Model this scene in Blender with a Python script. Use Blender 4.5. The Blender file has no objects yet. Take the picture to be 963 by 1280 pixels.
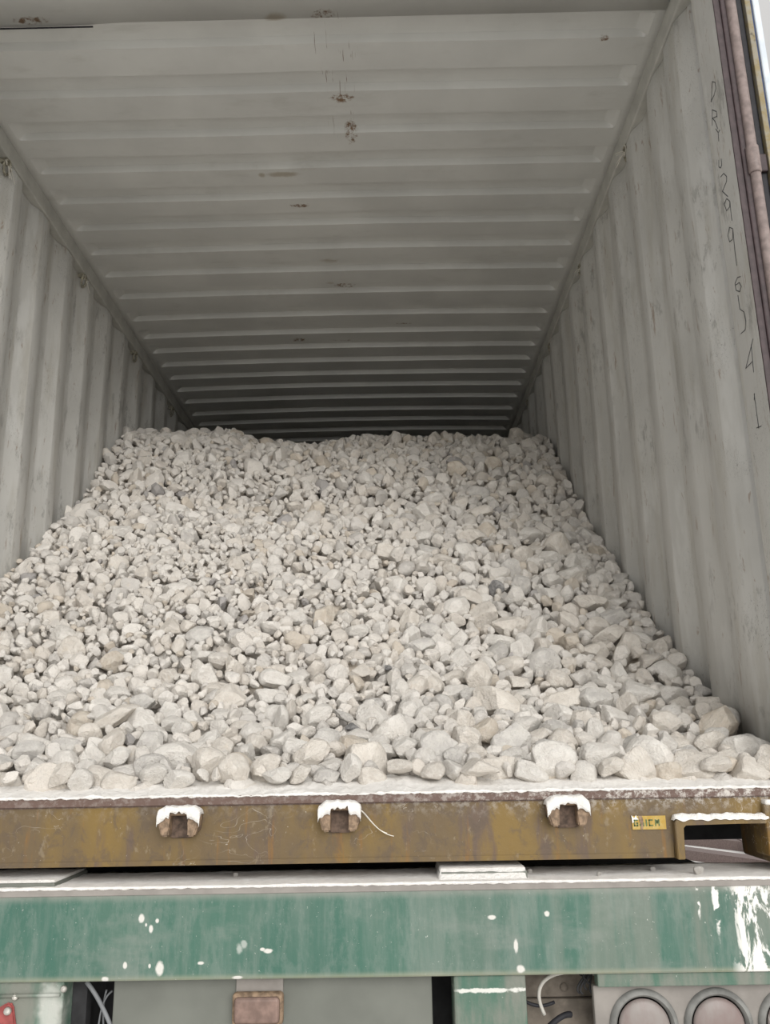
import bpy, bmesh, math, random
import numpy as np
from mathutils import Vector, Matrix, noise, Euler
random.seed(7); rng = np.random.default_rng(11)
SC = bpy.context.scene; COL = SC.collection

# ---------------------------------------------------------------- camera
def make_camera():
    TH = math.atan(288.2/1080.0); PS = math.radians(.44); RO = .017
    f = Vector((-math.sin(PS)*math.cos(TH), math.cos(PS)*math.cos(TH), math.sin(TH)))
    r = f.cross(Vector((0,0,1))).normalized(); u = r.cross(f)
    r2 = (r*math.cos(RO) - u*math.sin(RO)).normalized(); u2 = r2.cross(f)
    cd = bpy.data.cameras.new('camera'); cd.sensor_fit = 'VERTICAL'; cd.sensor_height = 24.0
    cd.lens = 24.0*1080.0/1280.0; cd.clip_start = .05; cd.clip_end = 300
    o = bpy.data.objects.new('camera', cd); COL.objects.link(o)
    m = Matrix((r2, u2, -f)).transposed().to_4x4(); m.translation = Vector((.26, -1.935, .107))
    o.matrix_world = m; SC.camera = o
make_camera()

# ---------------------------------------------------------------- sky, light, exposure
SC.view_settings.view_transform = 'Standard'; SC.view_settings.look = 'None'
SC.view_settings.gamma = 1.0; SC.view_settings.use_curve_mapping = False
SC.view_settings.exposure = 0.0
SC.cycles.max_bounces = 12; SC.cycles.diffuse_bounces = 8
SC.cycles.use_denoising = True
W = bpy.data.worlds.new('overcast_sky'); SC.world = W; W.use_nodes = True
nt = W.node_tree; nt.nodes.clear()
wo = nt.nodes.new('ShaderNodeOutputWorld'); bg = nt.nodes.new('ShaderNodeBackground')
tc = nt.nodes.new('ShaderNodeTexCoord'); sp = nt.nodes.new('ShaderNodeSeparateXYZ')
nt.links.new(tc.outputs['Generated'], sp.inputs[0])
nz = nt.nodes.new('ShaderNodeTexNoise'); nz.inputs['Scale'].default_value = 2.2; nz.inputs['Detail'].default_value = 5
nt.links.new(tc.outputs['Generated'], nz.inputs['Vector'])
def wm(op, a, b):
    n = nt.nodes.new('ShaderNodeMath'); n.operation = op
    for i, v in enumerate((a, b)):
        if isinstance(v, (int, float)): n.inputs[i].default_value = v
        else: nt.links.new(v, n.inputs[i])
    return n.outputs[0]
# an overcast sky: brightest behind the camera (-y) and to the right (+x)
s = wm('ADD', wm('MULTIPLY', sp.outputs[0], .20), wm('MULTIPLY', sp.outputs[1], -.35)); s = wm('ADD', s, wm('MULTIPLY', sp.outputs[2], .22)); s = wm('ADD', s, .55)
s = wm('ADD', s, wm('MULTIPLY', nz.outputs['Fac'], .25)); s = wm('MAXIMUM', s, .2)
nt.links.new(s, bg.inputs['Strength']); bg.inputs['Color'].default_value = (1.0, .985, .965, 1)
nt.links.new(bg.outputs[0], wo.inputs[0])
sd = bpy.data.lights.new('hazy_sun', 'SUN'); sd.energy = 2.2; sd.angle = math.radians(40); sd.color = (1, .975, .94)
so = bpy.data.objects.new('hazy_sun', sd); COL.objects.link(so)
so.rotation_euler = Vector((-.27, .90, -.31)).to_track_quat('-Z', 'Y').to_euler()

# ---------------------------------------------------------------- material helpers
class NT:
    def __init__(s, name, rough=.7, metal=0.0, spec=.3):
        s.m = bpy.data.materials.new(name); s.m.use_nodes = True; s.t = s.m.node_tree
        s.b = s.t.nodes['Principled BSDF']; s.b.inputs['Roughness'].default_value = rough
        s.b.inputs['Metallic'].default_value = metal; s.b.inputs['Specular IOR Level'].default_value = spec
        s.co = s.n('ShaderNodeTexCoord').outputs['Object']
    def n(s, t): return s.t.nodes.new(t)
    def put(s, inp, v):
        if isinstance(v, (int, float)): inp.default_value = v
        elif isinstance(v, tuple): inp.default_value = v if len(v) == 4 or inp.type == 'VECTOR' else (*v, 1)
        else: s.t.links.new(v, inp)
    def math(s, op, a, b=0.0, clamp=False):
        n = s.n('ShaderNodeMath'); n.operation = op; n.use_clamp = clamp
        s.put(n.inputs[0], a); s.put(n.inputs[1], b); return n.outputs[0]
    def vec(s, op, a, b):
        n = s.n('ShaderNodeVectorMath'); n.operation = op; s.put(n.inputs[0], a); s.put(n.inputs[1], b)
        return n.outputs['Value'] if op in ('LENGTH', 'DISTANCE') else n.outputs[0]
    def scaled(s, v): return s.vec('MULTIPLY', s.co, v)
    def noise(s, scale, detail=4, rough=.55, vec=None, dist=0):
        n = s.n('ShaderNodeTexNoise'); n.inputs['Scale'].default_value = scale; n.inputs['Detail'].default_value = detail
        n.inputs['Roughness'].default_value = rough; n.inputs['Distortion'].default_value = dist
        s.put(n.inputs['Vector'], vec if vec is not None else s.co); return n.outputs['Fac']
    def ramp(s, f, lo, hi, a=0.0, b=1.0):
        n = s.n('ShaderNodeMapRange'); n.interpolation_type = 'SMOOTHSTEP'; s.put(n.inputs[0], f)
        for i, v in enumerate((lo, hi, a, b)): n.inputs[i+1].default_value = v
        return n.outputs[0]
    def mix(s, f, a, b):
        n = s.n('ShaderNodeMix'); n.data_type = 'RGBA'; s.put(n.inputs[0], f); s.put(n.inputs[6], a); s.put(n.inputs[7], b)
        return n.outputs[2]
    def xyz(s):
        n = s.n('ShaderNodeSeparateXYZ'); s.t.links.new(s.co, n.inputs[0]); return n.outputs
    def blots(s, lst, soft=.35, wob=.5, wscale=40):
        """mask of marks with a shape of their own: [(centre, radii)] in object coordinates"""
        w = s.math('MULTIPLY', s.math('SUBTRACT', s.noise(wscale, 3), .5), wob*2); out = None
        for c, r in lst:
            d = s.vec('LENGTH', s.vec('DIVIDE', s.vec('SUBTRACT', s.co, tuple(c)), tuple(r)), (0, 0, 0))
            k = s.ramp(s.math('ADD', d, w), 1-soft, 1+soft, 1, 0)
            out = k if out is None else s.math('MAXIMUM', out, k)
        return out
    def bump(s, h, strength=.3, dist=.002):
        n = s.n('ShaderNodeBump'); n.inputs['Strength'].default_value = strength; n.inputs['Distance'].default_value = dist
        s.put(n.inputs['Height'], h); s.t.links.new(n.outputs[0], s.b.inputs['Normal'])
    def done(s, col): s.put(s.b.inputs['Base Color'], col); return s.m
def flat(name, col, rough=.6, metal=0.0, var=.12, sc=30):
    k = NT(name, rough, metal); f = k.noise(sc, 4)
    c = k.mix(k.ramp(f, .3, .7), tuple(v*(1-var) for v in col), tuple(min(1, v*(1+var)) for v in col))
    k.bump(f, .2, .001); return k.done(c)
M = {}
# ----- painted steel inside the container
def paint(name, col, roof=False, flip=False):
    k = NT(name, .34 if roof else .42, 0, .8 if roof else .5)
    base = k.mix(k.ramp(k.noise(2.5, 5), .3, .7), tuple(v*.92 for v in col), tuple(v*1.06 for v in col))
    if not roof:
        st = k.noise(6, 5, .6, k.scaled((.3, 3.0, .35)))
        base = k.mix(k.ramp(st, .50, .68, 0, .45), base, (.38, .36, .31))
        scf = k.noise(9, 6, .75, k.scaled((1, 2.4, .8)))
        base = k.mix(k.math('MULTIPLY', k.ramp(scf, .54, .64, 0, .55), k.ramp(k.noise(2.2, 3), .40, .55)), base, (.19, .185, .17))
        wh = k.noise(5, 4, .6, k.scaled((1, 2.0, .5)))
        base = k.mix(k.ramp(wh, .54, .66, 0, .4), base, (.66, .66, .64))
        rs = k.noise(22, 4, .7, k.scaled((1, 2.2, .35)), .4)
        base = k.mix(k.ramp(rs, .62, .67, 0, .5), base, (.2, .11, .05))
        sc = k.noise(10, 2, .5, k.scaled((1, 5.0, 1.6)), 2.5)
        base = k.mix(k.math('MULTIPLY', k.ramp(k.math('ABSOLUTE', k.math('SUBTRACT', sc, .5)), 0, .006, 1, 0), k.ramp(k.noise(4, 2), .50, .60)), base, (.13, .13, .12))
    else:
        gr = k.noise(7, 5, .65, k.scaled((.6, 1.6, 1)))
        base = k.mix(k.ramp(gr, .55, .8, 0, .3), base, (.33, .32, .28))
        r1 = k.blots([((.075, .30, 2.344), (.03, .018, .1)), ((.11, .68, 2.344), (.035, .02, .1)), ((.135, .87, 2.344), (.02, .04, .1)), ((.99, .432, 2.344), (.016, .008, .1)),
                      ((-.11, 1.317, 2.344), (.035, .012, .1)), ((-.85, .29, 2.344), (.05, .012, .1)), ((0.04, 2.05, 2.344), (.05, .02, .1)),
                      ((-.25, 2.62, 2.344), (.03, .03, .1)), ((.0, 2.66, 2.344), (.08, .03, .1)), ((-.25, 3.45, 2.344), (.16, .03, .1)), ((.35, 2.45, 2.344), (.05, .02, .1))], .3, .9, 60)
        base = k.mix(k.math('MULTIPLY', r1, k.ramp(k.noise(45, 5, .7), .42, .58)), base, (.16, .085, .035))
        r2 = k.blots([((-.24, 1.10, 2.344), (.014, .014, .1)), ((-.16, 1.10, 2.344), (.06, .014, .1)), ((-.02, 1.79, 2.344), (.045, .035, .1)), ((-.08, .31, 2.344), (.03, .02, .1)), ((-.03, 2.0, 2.344), (.02, .03, .1))], .5, .5, 30)
        base = k.mix(k.math('MULTIPLY', r2, .6), base, (.27, .21, .12))
        sx = k.noise(30, 2, .5, k.scaled((8, .25, 0)))
        m = k.blots([((.1, .55, 2.344), (.07, .32, .1))], .3, .4, 12)
        base = k.mix(k.math('MULTIPLY', m, k.ramp(sx, .66, .70)), base, (.13, .07, .03))
    k.bump(k.math('ADD', k.noise(3.5, 3), k.math('MULTIPLY', k.noise(120, 3), .08)), .5, .006)
    return k.done(base)
M['wall'] = paint('grey_wall_paint', (.525, .52, .495)); M['roof'] = paint('grey_roof_paint', (.60, .60, .575), True)
M['rail'] = flat('grey_rail_paint', (.47, .465, .43), .55, 0, .1, 12)
# ----- brown paint of the sill and doors
def brown():
    k = NT('rusty_brown_paint', .55, 0, .3); z = k.xyz()[2]
    a = k.ramp(k.noise(4.5, 4, .55, k.scaled((1, 1, .5))), .40, .60)
    b = k.mix(a, (.195, .128, .040), (.135, .096, .052))
    b = k.mix(k.ramp(k.noise(9, 5, .65, k.scaled((1.4, 1, .35)), .3), .54, .68, 0, .85), b, (.115, .082, .066))
    b = k.mix(k.ramp(k.noise(16, 4, .6, k.scaled((2.5, 1, .25))), .58, .70, 0, .6), b, (.23, .115, .03))
    top = k.ramp(k.math('ADD', z, k.math('MULTIPLY', k.noise(60, 3), .006)), -.0165, -.0135)
    b = k.mix(k.ramp(k.noise(28, 5, .65, k.scaled((1, 1, .7)), .5), .50, .62, 0, .55), b, (.10, .075, .055))
    b = k.mix(k.ramp(k.noise(42, 4, .7, k.scaled((1, 1, .6))), .60, .68, 0, .45), b, (.27, .22, .15))
    b = k.mix(top, b, (.13, .085, .07))
    # dust settled on the upper band and scattered specks
    d = k.math('MULTIPLY', k.ramp(z, -.055, .0), k.ramp(k.noise(55, 6, .8), .46, .62))
    xr = k.ramp(k.xyz()[0], .0, 1.0, .2, 1.0)
    b = k.mix(k.math('MULTIPLY', d, xr), b, (.55, .52, .48))
    b = k.mix(k.ramp(k.noise(130, 3, .8), .69, .75, 0, .8), b, (.6, .57, .5))
    sl = k.noise(7, 2, .5, k.scaled((1, 1, 1.6)), 3)
    b = k.mix(k.math('MULTIPLY', k.ramp(k.math('ABSOLUTE', k.math('SUBTRACT', sl, .5)), 0, .004, 1, 0), k.ramp(k.noise(5, 2), .55, .65, 0, .7)), b, (.6, .56, .48))
    k.bump(k.noise(50, 5), .35, .003); return k.done(b)
M['brown'] = brown()
M['purple'] = flat('dark_brown_paint', (.050, .034, .036), .5, 0, .25, 40)
M['pinkbrown'] = flat('dusty_brown_paint', (.185, .14, .13), .5, 0, .2, 60)
M['hinge'] = flat('dusty_pinkish_steel', (.225, .18, .168), .45, 0, .2, 60)
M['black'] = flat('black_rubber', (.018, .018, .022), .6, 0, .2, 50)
def yellow():
    k = NT('dusty_yellow_edge', .7)
    b = k.mix(k.ramp(k.noise(25, 5, .7), .4, .6), (.27, .25, .20), (.25, .20, .10))
    return k.done(k.mix(k.ramp(k.noise(18, 3), .6, .68), b, (.05, .04, .03)))
M['yellow'] = yellow()
M['palepaint'] = flat('pale_blue_white_paint', (.60, .66, .72), .4, 0, .1, 20)
M['bluepaint'] = flat('dark_blue_paint', (.03, .05, .12), .5)
M['wood'] = flat('dusty_plywood', (.40, .36, .30), .8)
# ----- green paint of the trailer
def green(name, x0, splash):
    k = NT(name, .5, 0, .35); X = k.xyz(); x, z = X[0], X[2]
    b = k.mix(k.ramp(k.noise(3, 4), .3, .7), (.045, .125, .094), (.060, .145, .108))
    st = k.noise(9, 6, .65, k.scaled((2.2, 1, .22)))
    b = k.mix(k.ramp(st, .42, .72, 0, .7), b, (.17, .22, .19))
    gx = k.math('MULTIPLY', k.ramp(x, .15, .9, .15, 1.0), k.ramp(k.noise(6, 5, .6, k.scaled((2.5, 1, .35))), .40, .62))
    b = k.mix(k.math('MULTIPLY', gx, .55), b, (.22, .22, .19))
    b = k.mix(k.math('MULTIPLY', k.ramp(z, -.20, -.172), k.ramp(k.noise(30, 4), .2, .55, .45, .95)), b, (.30, .295, .265))
    b = k.mix(k.math('MULTIPLY', k.ramp(z, -.325, -.339), .5), b, (.40, .37, .26))
    b = k.mix(k.ramp(k.noise(140, 3, .8), .68, .74, 0, .7), b, (.6, .6, .56))
    b = k.mix(k.ramp(k.noise(24, 6, .75, k.scaled((1.5, 1, .6))), .46, .62, 0, .30), b, (.20, .245, .215))
    b = k.mix(k.ramp(k.noise(5, 5, .6, k.scaled((1, 1, 2.5))), .52, .70, 0, .35), b, (.24, .26, .235))
    if splash:
        sp_ = [((-.256, -.06, -.225), (.0055, .05, .008)), ((-.236, -.06, -.244), (.004, .05, .007)), ((-.224, -.06, -.230), (.0035, .05, .004)), ((-.246,-.06,-.237),(.002,.05,.003)),
               ((-.284, -.06, -.310), (.004, .05, .006)), ((-.215, -.06, -.317), (.008, .05, .012)), ((-.322, -.06, -.335), (.007, .05, .005)), ((-.235,-.06,-.312),(.0025,.05,.004)),
               ((-.001, -.06, -.288), (.009, .05, .004)), ((-.134, -.06, -.308), (.006, .05, .003)), ((-.012, -.06, -.285), (.005, .05, .003)), ((.445, -.06, -.233), (.008, .05, .004)),
               ((.555, -.06, -.228), (.005, .05, .005)), ((.49, -.06, -.285), (.004, .05, .012)), ((-.06, -.06, -.335), (.01, .05, .003)), ((.497, -.06, -.327), (.008, .05, .007))]
        b = k.mix(k.blots(sp_, .3, .35, 110), b, (.62, .61, .57))
        b = k.mix(k.math('MULTIPLY', k.blots([((-.058, -.06, -.282), (.006, .05, .009)), ((-.05, -.06, -.275), (.006, .05, .007))], .4, .8, 70), .5), b, (.6, .62, .58))
        rm = k.math('MULTIPLY', k.ramp(x, .905, .945), k.ramp(k.noise(17, 6, .7, k.scaled((1.8, 1, .55)), .5), .47, .53))
        rm2 = k.math('MULTIPLY', k.blots([((.893, -.06, -.21), (.006, .05, .06)), ((.858, -.06, -.19), (.004, .05, .045))], .3, .8, 50), k.ramp(k.noise(60, 4), .45, .55))
        b = k.mix(k.math('MAXIMUM', rm, rm2), b, (.80, .79, .75))
    k.bump(k.noise(60, 5), .3, .002); return k.done(b)
M['green'] = green('green_trailer_paint', 0, True)
def green2():
    k = NT('grimy_green_paint', .55); 
    b = k.mix(k.ramp(k.noise(9, 5, .6, k.scaled((2, 1, .5))), .35, .65), (.07, .15, .11), (.20, .21, .18))
    b = k.mix(k.math('MULTIPLY', k.blots([((.43, -.05, -.366), (.07, .1, .004))], .3, .9, 90), .9), b, (.7, .7, .66))
    b = k.mix(k.math('MULTIPLY', k.blots([((-.43, -.05, -.40), (.022, .1, .06))], .6, .8, 40), .75), b, (.55, .56, .52))
    b = k.mix(k.ramp(k.noise(90, 4, .8), .66, .74, 0, .7), b, (.6, .6, .56)); k.bump(k.noise(70, 4), .4, .003); return k.done(b)
M['green2'] = green2()
M['greygreen'] = flat('grey_green_panel_paint', (.158, .166, .146), .5, 0, .1, 8)
M['greypanel'] = flat('dusty_grey_panel', (.27, .25, .23), .6, 0, .12, 18)
M['greybrown'] = flat('muddy_brown_steel', (.17, .145, .12), .8, 0, .35, 25)
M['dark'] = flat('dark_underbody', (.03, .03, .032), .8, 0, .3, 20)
M['lensbrown'] = flat('dusty_amber_lens', (.22, .15, .125), .45, 0, .25, 40)
def lens():
    k = NT('dusty_red_lens', .35)
    b = k.mix(k.ramp(k.noise(18, 5, .6, k.scaled((1, 1, .5))), .35, .65), (.225, .175, .165), (.27, .245, .23))
    return k.done(k.mix(k.ramp(k.noise(14, 4, .7, k.scaled((2.5, 1, .3))), .62, .68, 0, .9), b, (.55, .53, .50)))
M['lens'] = lens()
M['ring'] = flat('dusty_grey_rubber', (.20, .20, .19), .75, 0, .25, 30)
M['red'] = flat('red_reflector', (.30, .075, .07), .35, 0, .2, 60)
M['bolt'] = flat('dusty_bolt_steel', (.5, .48, .44), .5, .3, .2, 80)
M['cable'] = flat('grey_cable', (.22, .23, .24), .6); M['cablew'] = flat('dusty_white_cable', (.5, .48, .44), .7)
M['ink'] = flat('marker_ink', (.075, .077, .085), .5)
M['rust'] = flat('scuffed_rusty_steel', (.235, .165, .11), .65, 0, .4, 90)
M['ring_steel'] = flat('old_painted_ring', (.30, .28, .22), .6, .1, .5, 90)
M['darkrust'] = flat('dark_rust', (.10, .068, .05), .7, 0, .5, 70)
M['string'] = flat('dusty_white_thread', (.7, .67, .6), .8)
def stick():
    k = NT('worn_yellow_sticker', .5)
    b = k.mix(k.ramp(k.noise(60, 4), .4, .62), (.42, .27, .05), (.46, .33, .10))
    b = k.mix(k.ramp(k.noise(90, 4, .7), .60, .66), b, (.62, .55, .33)); return k.done(b)
M['sticker'] = stick(); M['stickgreen'] = flat('green_sticker_ink', (.10, .14, .05), .5, 0, .4, 150)
def dust():
    k = NT('white_limestone_dust', .95, 0, .1)
    b = k.mix(k.ramp(k.noise(30, 6, .7), .3, .7), (.76, .735, .70), (.88, .86, .825))
    k.bump(k.math('ADD', k.noise(90, 5, .7), k.math('MULTIPLY', k.noise(350, 3), .5)), .7, .006); return k.done(b)
M['dust'] = dust()
# ----- stones: one graph, four colours of rock for the single rocks, a per-stone attribute for the heap
def rock(name, lo, hi, stain, attr=False):
    k = NT(name, .9, 0, .15)
    if attr:
        a = k.n('ShaderNodeAttribute'); a.attribute_name = 'tint'; lo = hi = a.outputs['Color']
        lo = k.mix(.2, lo, (.60, .57, .53))
    n1 = k.noise(38, 5, .6)
    b = k.mix(k.ramp(n1, .35, .62), lo, hi)
    b = k.mix(k.ramp(k.noise(70, 5, .7, dist=.8), .56, .70, 0, .35), b, (.46, .445, .435))
    b = k.mix(k.ramp(k.noise(26, 4, .6, dist=.3), .60, .74, 0, stain), b, (.66, .55, .40))
    w = k.math('ABSOLUTE', k.math('SUBTRACT', k.noise(32, 3, .5, dist=1.2), .5))
    b = k.mix(k.ramp(w, 0, .012, .35, 0), b, (.40, .37, .34))
    k.bump(k.math('ADD', k.noise(75, 6, .65), k.math('MULTIPLY', k.noise(260, 4, .7), .4)), 1.0, .008)
    return k.done(b)
ROCKC = {'w': rock('white_limestone', (.71, .675, .625), (.80, .77, .72), .10), 'c': rock('cream_limestone', (.67, .62, .555), (.77, .725, .66), .25),
         'g': rock('grey_limestone', (.58, .555, .525), (.70, .675, .63), .10), 't': rock('tan_limestone', (.60, .53, .445), (.70, .64, .555), .3),
         'd': rock('dark_grey_stone', (.24, .235, .235), (.42, .41, .40), .05)}
M['heap'] = rock('crushed_limestone', 0, 0, .2, True)
def ground_m():
    k = NT('pale_concrete_ground', .9); b = k.mix(k.ramp(k.noise(.8, 6, .65), .3, .7), (.70, .69, .665), (.80, .79, .77))
    b = k.mix(k.ramp(k.noise(6, 5), .55, .7, 0, .6), b, (.30, .27, .25)); k.bump(k.noise(20, 5), .4, .01); return k.done(b)
M['ground'] = ground_m()

# ---------------------------------------------------------------- mesh helpers
class MB:
    def __init__(s): s.bm = bmesh.new()
    def box(s, x0, x1, y0, y1, z0, z1, bev=0.0, seg=2):
        r = bmesh.ops.create_cube(s.bm, size=1); vs = r['verts']
        for v in vs: v.co = Vector((x0+(v.co.x+.5)*(x1-x0), y0+(v.co.y+.5)*(y1-y0), z0+(v.co.z+.5)*(z1-z0)))
        if bev:
            es = list({e for v in vs for e in v.link_edges}); bmesh.ops.bevel(s.bm, geom=es, offset=bev, segments=seg, affect='EDGES', profile=.5)
        return s
    def prism(s, pts, a, b, axis='y', bev=0):
        """polygon extruded along an axis; pts are (x,z) for y, (y,z) for x, (x,y) for z"""
        def P(p, t): return {'y': (p[0], t, p[1]), 'x': (t, p[0], p[1]), 'z': (p[0], p[1], t)}[axis]
        A = [s.bm.verts.new(P(p, a)) for p in pts]; B = [s.bm.verts.new(P(p, b)) for p in pts]; n = len(pts)
        fs = [s.bm.faces.new(A), s.bm.faces.new(B[::-1])]
        for i in range(n): fs.append(s.bm.faces.new((A[i], B[i], B[(i+1) % n], A[(i+1) % n])))
        if bev:
            es = list({e for f in fs for e in f.edges}); bmesh.ops.bevel(s.bm, geom=es, offset=bev, segments=2, affect='EDGES')
        return s
    def tube(s, pts, r, n=10, closed=False):
        pts = [Vector(p) for p in pts]; rings = []; N = len(pts); up = None
        for i, p in enumerate(pts):
            a = pts[(i-1) % N] if (closed or i > 0) else p; b = pts[(i+1) % N] if (closed or i < N-1) else p
            t = (b-a).normalized()
            if up is None: up = t.orthogonal()
            up = (up - t*up.dot(t)).normalized(); w = t.cross(up); rr = r[i] if isinstance(r, (list, tuple)) else r
            rings.append([s.bm.verts.new(p + (up*math.cos(2*math.pi*k/n) + w*math.sin(2*math.pi*k/n))*rr) for k in range(n)])
        for i in range(N if closed else N-1):
            A, B = rings[i], rings[(i+1) % N]
            for k in range(n): s.bm.faces.new((A[k], A[(k+1) % n], B[(k+1) % n], B[k])).smooth = True
        if not closed: s.bm.faces.new(rings[0][::-1]); s.bm.faces.new(rings[-1])
        return s
    def lathe(s, prof, c, axis='y', n=40):
        """prof: (radius, t) pairs turned about an axis through c"""
        rings = []
        for r, t in prof:
            R = []
            for k in range(n):
                a = 2*math.pi*k/n; u, v = r*math.cos(a), r*math.sin(a)
                o = {'y': (u, t, v), 'x': (t, u, v), 'z': (u, v, t)}[axis]
                R.append(s.bm.verts.new((c[0]+o[0], c[1]+o[1], c[2]+o[2])))
            rings.append(R)
        for A, B in zip(rings, rings[1:]):
            for k in range(n): s.bm.faces.new((A[k], A[(k+1) % n], B[(k+1) % n], B[k])).smooth = True
        s.bm.faces.new(rings[0]); s.bm.faces.new(rings[-1]); return s
    def grid(s, X, Y, Z):
        """X,Y,Z 2-D arrays"""
        vs = [[s.bm.verts.new((float(X[i, j]), float(Y[i, j]), float(Z[i, j]))) for j in range(X.shape[1])] for i in range(X.shape[0])]
        for i in range(X.shape[0]-1):
            for j in range(X.shape[1]-1): s.bm.faces.new((vs[i][j], vs[i+1][j], vs[i+1][j+1], vs[i][j+1]))
        return s
    def build(s, name, mat, parent=None, smooth=None, solid=0.0, weld=False):
        if weld: bmesh.ops.remove_doubles(s.bm, verts=s.bm.verts, dist=1e-5)
        bmesh.ops.recalc_face_normals(s.bm, faces=s.bm.faces)
        me = bpy.data.meshes.new(name); s.bm.to_mesh(me); s.bm.free(); me.materials.append(mat)
        if smooth:
            me.polygons.foreach_set('use_smooth', [True]*len(me.polygons)); me.set_sharp_from_angle(angle=math.radians(smooth))
        o = bpy.data.objects.new(name, me); COL.objects.link(o)
        if parent:
            o.parent = parent; o.matrix_parent_inverse = Matrix.Translation(-parent.location)
        if solid:
            md = o.modifiers.new('thickness', 'SOLIDIFY'); md.thickness = solid; md.offset = 0
        return o
def thing(name, label, cat, loc=(0, 0, 0), group=None):
    o = bpy.data.objects.new(name, None); COL.objects.link(o); o.location = loc; o['label'] = label; o['category'] = cat
    if group: o['group'] = group
    return o
def tag(o, label=None, cat=None, group=None, kind=None):
    for a, b in (('label', label), ('category', cat), ('group', group), ('kind', kind)):
        if b: o[a] = b
    return o
def bez(p0, p1, p2, p3, n=16):
    p0, p1, p2, p3 = map(Vector, (p0, p1, p2, p3)); out = []
    for i in range(n+1):
        t = i/n; out.append(p0*(1-t)**3 + p1*3*t*(1-t)**2 + p2*3*t*t*(1-t) + p3*t**3)
    return out

# ---------------------------------------------------------------- ground
GZ = -1.5
gm = MB(); gm.box(-60, 60, -40, 80, GZ-.3, GZ)
tag(gm.build('ground', M['ground']), kind='structure')

# ================================================================ shipping container
L = 5.95; ZR = 2.344; XW = 1.165
box = thing('shipping_container', 'open grey-walled shipping container with brown rusty door sill, half full of white rock', 'shipping container', (0, 3, -.135))
# roof panel with pressed corrugations that stop short of the rails
CR = [.326, .545, .763, .965, 1.167, 1.366, 1.563, 1.764, 1.982, 2.225, 2.437, 2.627, 2.817, 3.011, 3.205, 3.409, 3.633, 3.833]
while CR[-1] < L-.25: CR.append(CR[-1]+.205)
ys = [(-.04, 0), (.318, 0)]
for a in CR:
    w = .205
    for dy, h in ((0, 0), (.006, 1), (w*.45, 1), (w*.44+.010, 0)): ys.append((a+dy, h))
ys.append((L, 0))
xs = sorted(set([-1.18, 1.18] + [s_*v for s_ in (-1, 1) for v in (1.140, 1.134, 1.126, 1.118, 1.110, 1.102, 1.094, 1.085, 1.0, .75, .5, .25)] + [0]))
X = np.zeros((len(xs), len(ys))); Y = X.copy(); Z = X.copy()
for i, x in enumerate(xs):
    e = np.clip((1.137-abs(x))/.046, 0, 1); e = e*e*(3-2*e)
    for j, (y, h) in enumerate(ys):
        cam = .018*(1-(x/1.18)**2)*min(1, max(0, y-.4)/3)
        dent = .006*noise.noise(Vector((x*1.3, y*1.1, 3.1)))*(1-abs(x)/1.2)
        rnd = (1-e)*.0
        X[i, j] = x; Y[i, j] = y; Z[i, j] = ZR + h*.027*e + cam + dent
mb = MB(); mb.grid(X, Y, Z)
mb.build('roof_panel', M['roof'], box, smooth=18, solid=.002)
# header plate lapped under the front of the roof, its left corner lifting
mb = MB(); nx = 24; XX = np.linspace(-1.16, 1.16, nx)
P = np.array([[x for _ in range(3)] for x in XX]); Q = np.array([[.0, .15, .312] for _ in XX])
def lift(x): return .012 if x < -.66 else (.003 if x > -.64 else .008)
R_ = np.array([[ZR-.004, ZR-.006, ZR-.003-lift(x)] for x in XX]); mb.grid(P, Q, R_)
mb.build('header_plate', M['roof'], box, smooth=40, solid=.003)
tag(MB().box(-1.16, -.66, .3095, .3135, 2.3205, 2.3235).build('seam_shade_strip', M['black'], box), 'black strip standing in for the shaded gap at the lifted plate corner')  # solid black strip paints the shade of the gap behind the plate edge
mb = MB(); mb.box(-1.16, 1.16, .0, .08, 2.325, 2.47, .004); mb.build('door_header', M['brown'], box)
# top rails, bottom rails
for s_ in (-1, 1):
    x0, x1 = sorted((s_*XW, s_*1.219))
    MB().box(x0, x1, .13, L, 2.272, ZR+.03, .006, 3).build('top_rail', M['rail'], box)
    MB().box(x0, x1, .13, L, -.135, .01, .004).build('bottom_rail', M['brown'], box)
# side walls: trapezoid corrugations
def side_wall(s_, far):
    k0 = far - .278*math.ceil((far-.13)/.278) ; pts = []   # far ends of inner faces
    y = k0
    seq = []
    while y < L+.3:
        seq += [(y-.070, XW), (y, XW), (y+.068, 1.201), (y+.140, 1.201)]; y += .278
    if s_ > 0: seq = [(0, 1.228), (.215, 1.228), (.225, 1.20), (.29, 1.166), (.40, 1.167), (.43, 1.185)] + [q for q in seq if q[0] > .47]
    f = lambda yy: np.interp(yy, [q[0] for q in seq], [q[1] for q in seq])
    brk = sorted(set([.128, L] + [round(q[0]+d, 4) for q in seq for d in (-.003, .003) if .13 < q[0]+d < L]))
    zs = [.0, .4, .8, 1.2, 1.6, 2.0, 2.20, 2.262, 2.285]
    X = np.zeros((len(brk), len(zs))); Y = X.copy(); Z = X.copy()
    for i, yy in enumerate(brk):
        for j, z in enumerate(zs):
            d = .007*noise.noise(Vector((yy*1.1, z*.9, 7+s_))) if 0 < z < 2.2 else 0
            t = float(f(yy)); 
            if z > 2.21: t = t + (1.198-t)*(.12 if z < 2.27 else .55)
            X[i, j] = s_*(t+d); Y[i, j] = yy; Z[i, j] = z
    mb = MB(); mb.grid(X, Y, Z); mb.build('side_wall', M['wall'], box, smooth=25, solid=.002)
side_wall(-1, 1.00); side_wall(1, 1.14)
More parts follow.
